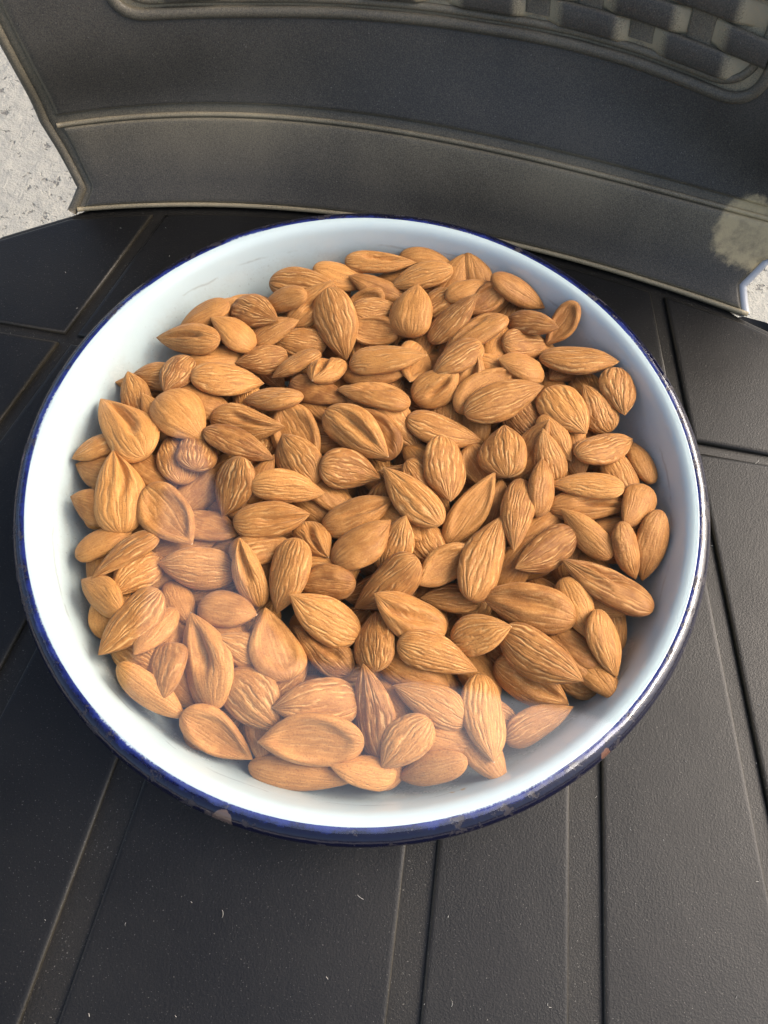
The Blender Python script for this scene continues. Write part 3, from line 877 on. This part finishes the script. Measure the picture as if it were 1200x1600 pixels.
order = sorted(range(len(ITEMS)), key=lambda i: (ITEMS[i][6], i))
for i in order:
    bx, by, tx, ty, wpx, look, layer = ITEMS[i]
    z = zt = RIM - (0.0130, 0.0085, 0.0048)[layer]
    for it in range(3):
        pb, pt = pix(bx, by, z), pix(tx, ty, z)
        d = pt - pb; L = math.hypot(d[0], d[1])
        x, y = (pb[0] + pt[0]) / 2, (pb[1] + pt[1]) / 2
        yaw = math.atan2(d[1], d[0])
        dist = np.linalg.norm(np.array([x, y, z]) - CAM)
        dep = M[2] @ (np.array([x, y, z]) - CAM)
        b = 0.5 * 1.09 * wpx / 1200 * dep
        # foreshortening of the width across the line of sight
        el_ = (CAM[2] - z) / dist
        side = abs(math.sin(yaw - math.atan2(y - CAM[1], x - CAM[0])))
        b = b * (1 + (1 / max(el_, .5) - 1) * (1 - side) * 0.6)
        a = L / 2 * 1.03
        if layer == 0: a = max(a, 0.0122); b = max(b, 0.0066)
        if layer == 1: a = max(a, 0.0100); b = max(b, 0.0050)
        a = max(a, b * 1.35)
        c = float(np.clip(b * {'e': 0.8, 'c': 0.48}.get(look, 0.50), .0028, .0040))
        if it < 2:
            rs_ = settle(x, y, yaw, a, b, c, commit=False, zt=zt)
            if rs_: z = rs_[0]
    z, sl_ = settle(x, y, yaw, a, b, c, zt=zt)
    roll = 0.0
    if look == 'e':
        roll = math.radians(58) * (1 if i % 2 else -1); b, c = b * 1.35, c * 1.0
    place(x, y, z, yaw, sl_, roll, a, b, c, look, 100 + i, layer)

# --- labels that single each almond out by look, place and direction
CLOCK = ['twelve', 'one', 'two', 'three', 'four', 'five', 'six', 'seven', 'eight', 'nine', 'ten', 'eleven']
DIRS = ['right', 'upper right', 'up', 'upper left', 'left', 'lower left', 'down', 'lower right']
LOOK = {'r': 'ridged', 's': 'smooth', 'd': 'creased', 'c': 'hollow-faced', 'e': 'edge-on'}
bs_ = sorted(q['a'] for q in ALM if not q['hidden'])
lo3, hi3 = bs_[len(bs_) // 3], bs_[2 * len(bs_) // 3]
used = {}
for q in ALM:
    r = math.hypot(q['x'], q['y'])
    ck = CLOCK[int(round(((90 - math.degrees(math.atan2(q['y'], q['x']))) % 360) / 30)) % 12]
    ring = 'outer edge' if r > .078 else ('outer ring' if r > .055 else ('inner ring' if r > .028 else 'centre'))
    dr = DIRS[int(round((math.degrees(q['yaw']) % 360) / 45)) % 8]
    sz = 'large' if q['a'] > hi3 else ('small' if q['a'] < lo3 else 'medium')
    if q['hidden']:
        q['label'] = 'almond buried under the others, %s of pile, towards %s o\'clock' % (ring, ck)
        q['group'] = 'almonds buried in the pile'
        continue
    cov = '' if q['layer'] == 2 else (' half-covered' if q['layer'] == 1 else ' nearly hidden')
    q['group'] = 'almonds heaped in the bowl'
    lab = ('%s%s %s almond, %s of pile at %s o\'clock, tip %s' % (sz, cov, LOOK[q['look']], ring, ck, dr)).strip()
    used.setdefault(lab, []).append(q)
for lab, qs in used.items():
    if len(qs) == 1: qs[0]['label'] = lab
    else:
        xs_ = [q['x'] for q in qs]; ys_ = [q['y'] for q in qs]
        hor = max(xs_) - min(xs_) > max(ys_) - min(ys_)
        qs.sort(key=lambda q: q['x'] if hor else -q['y'])
        nm = (['left', 'right'] if hor else ['upper', 'lower']) if len(qs) == 2 else (['left', 'middle', 'right'] if hor else ['upper', 'middle', 'lower'])
        for k_, q in enumerate(qs): q['label'] = nm[min(k_, len(nm) - 1)] + ' of two: '[:0] + '-hand ' * (hor and nm[min(k_, 2)] != 'middle') + (' ' if not (hor and nm[min(k_, 2)] != 'middle') else '') + lab
for q in ALM:
    lowres = q['hidden']
    me = almond_mesh('almond', q['a'], q['b'], q['c'], q['look'], q['seed'], *((26, 32) if lowres else (40, 52)))
    o = bpy.data.objects.new('almond', me)
    col.objects.link(o)
    sx, sy = q['sl']
    ex_ = Vector((1, 0, sx)).normalized(); ey_ = Vector((0, 1, sy)); ez_ = ex_.cross(ey_).normalized(); ey_ = ez_.cross(ex_)
    R = Matrix((ex_, ey_, ez_)).transposed().to_4x4()
    o.matrix_world = Matrix.Translation((q['x'], q['y'], q['z'])) @ Matrix.Rotation(q['yaw'], 4, 'Z') @ R @ Matrix.Rotation(q['roll'], 4, 'X')
    tag(o, ' '.join(q['label'].split()), 'almond', q['group'])
print('ALMONDS', len(ALM), 'z tops', np.percentile([q['z'] + q['c'] - RIM for q in ALM if q['layer'] == 2], [0, 25, 50, 75, 100]).round(4))
for l_ in (-1, 0, 1, 2): print(l_, np.percentile([q['z'] - RIM for q in ALM if q['layer'] == l_], [0, 50, 100]).round(4))

# bed of almonds at the bottom of the bowl, one mass
V, Fc = [], []
SKs, LKs = [], []
protos = [almond_mesh('almond_bed', .012, .0064, .0038, 'rs'[k_ % 2], 9000 + k_, 12, 16) for k_ in range(6)]
for k_ in range(170):
    rr_ = .088 * math.sqrt(rnd.random()); th_ = rnd.random() * 6.283
    pm = protos[k_ % 6]
    Mx = Matrix.Translation((rr_ * math.cos(th_), rr_ * math.sin(th_), BED - .0015 - rnd.uniform(0, .010) * (rr_ < .07))) @ Matrix.Rotation(rnd.uniform(0, 6.28), 4, 'Z') @ Matrix.Rotation(rnd.uniform(-.4, .4), 4, 'Y')
    b0 = len(V)
    V += [tuple(Mx @ v.co) for v in pm.vertices]
    Fc += [tuple(b0 + w_ for w_ in f.vertices) for f in pm.polygons]
    SKs += [tuple(v.vector) for v in pm.attributes['skin'].data]; LKs += [tuple(v.vector) for v in pm.attributes['look'].data]
bed = mesh_obj('almond_bed', V, Fc, M_ALM)
vattr(bed.data, 'skin', SKs); vattr(bed.data, 'look', LKs)
tag(bed, 'deep bed of brown almonds under the visible heap', 'almonds', kind='stuff')
for pm in protos: bpy.data.meshes.remove(pm)

# ------------------------------------------------------------------ lint and hairs on the chair
V, Fc = [], []
lr = random.Random(3)
for k_ in range(40):
    if k_ < 24:
        u_, v_ = lr.uniform(20, 1190), lr.uniform(1180, 1600)
    else:
        u_, v_ = (lr.uniform(0, 330), lr.uniform(350, 560)) if lr.random() < .5 else (lr.uniform(1050, 1200), lr.uniform(480, 1200))
    p = pix(u_, v_, 0.0)
    if math.hypot(p[0], p[1]) < .07: continue
    ln = lr.choice([.0004, .0005, .0006, .0008, .001, .0024]) ; a0 = lr.uniform(0, 6.28); cv = lr.uniform(-1.5, 1.5); wd = .00007
    pts = []
    x, y = p[0], p[1]
    for s_ in range(6):
        pts.append((x, y)); a0 += cv / 5; x += math.cos(a0) * ln / 5; y += math.sin(a0) * ln / 5
    b0 = len(V)
    for s_, (x, y) in enumerate(pts):
        nx, ny = -math.sin(a0), math.cos(a0)
        V += [(x - nx * wd, y - ny * wd, .0003), (x + nx * wd, y + ny * wd, .0003), (x, y, .0003 + 2 * wd)]
    for s_ in range(5):
        for e_ in range(3):
            Fc.append((b0 + s_ * 3 + e_, b0 + s_ * 3 + (e_ + 1) % 3, b0 + s_ * 3 + 3 + (e_ + 1) % 3, b0 + s_ * 3 + 3 + e_))
lint = mesh_obj('lint', V, Fc, M_LINT)
tag(lint, 'pale lint and hairs strewn over the black seat', 'lint', kind='stuff')
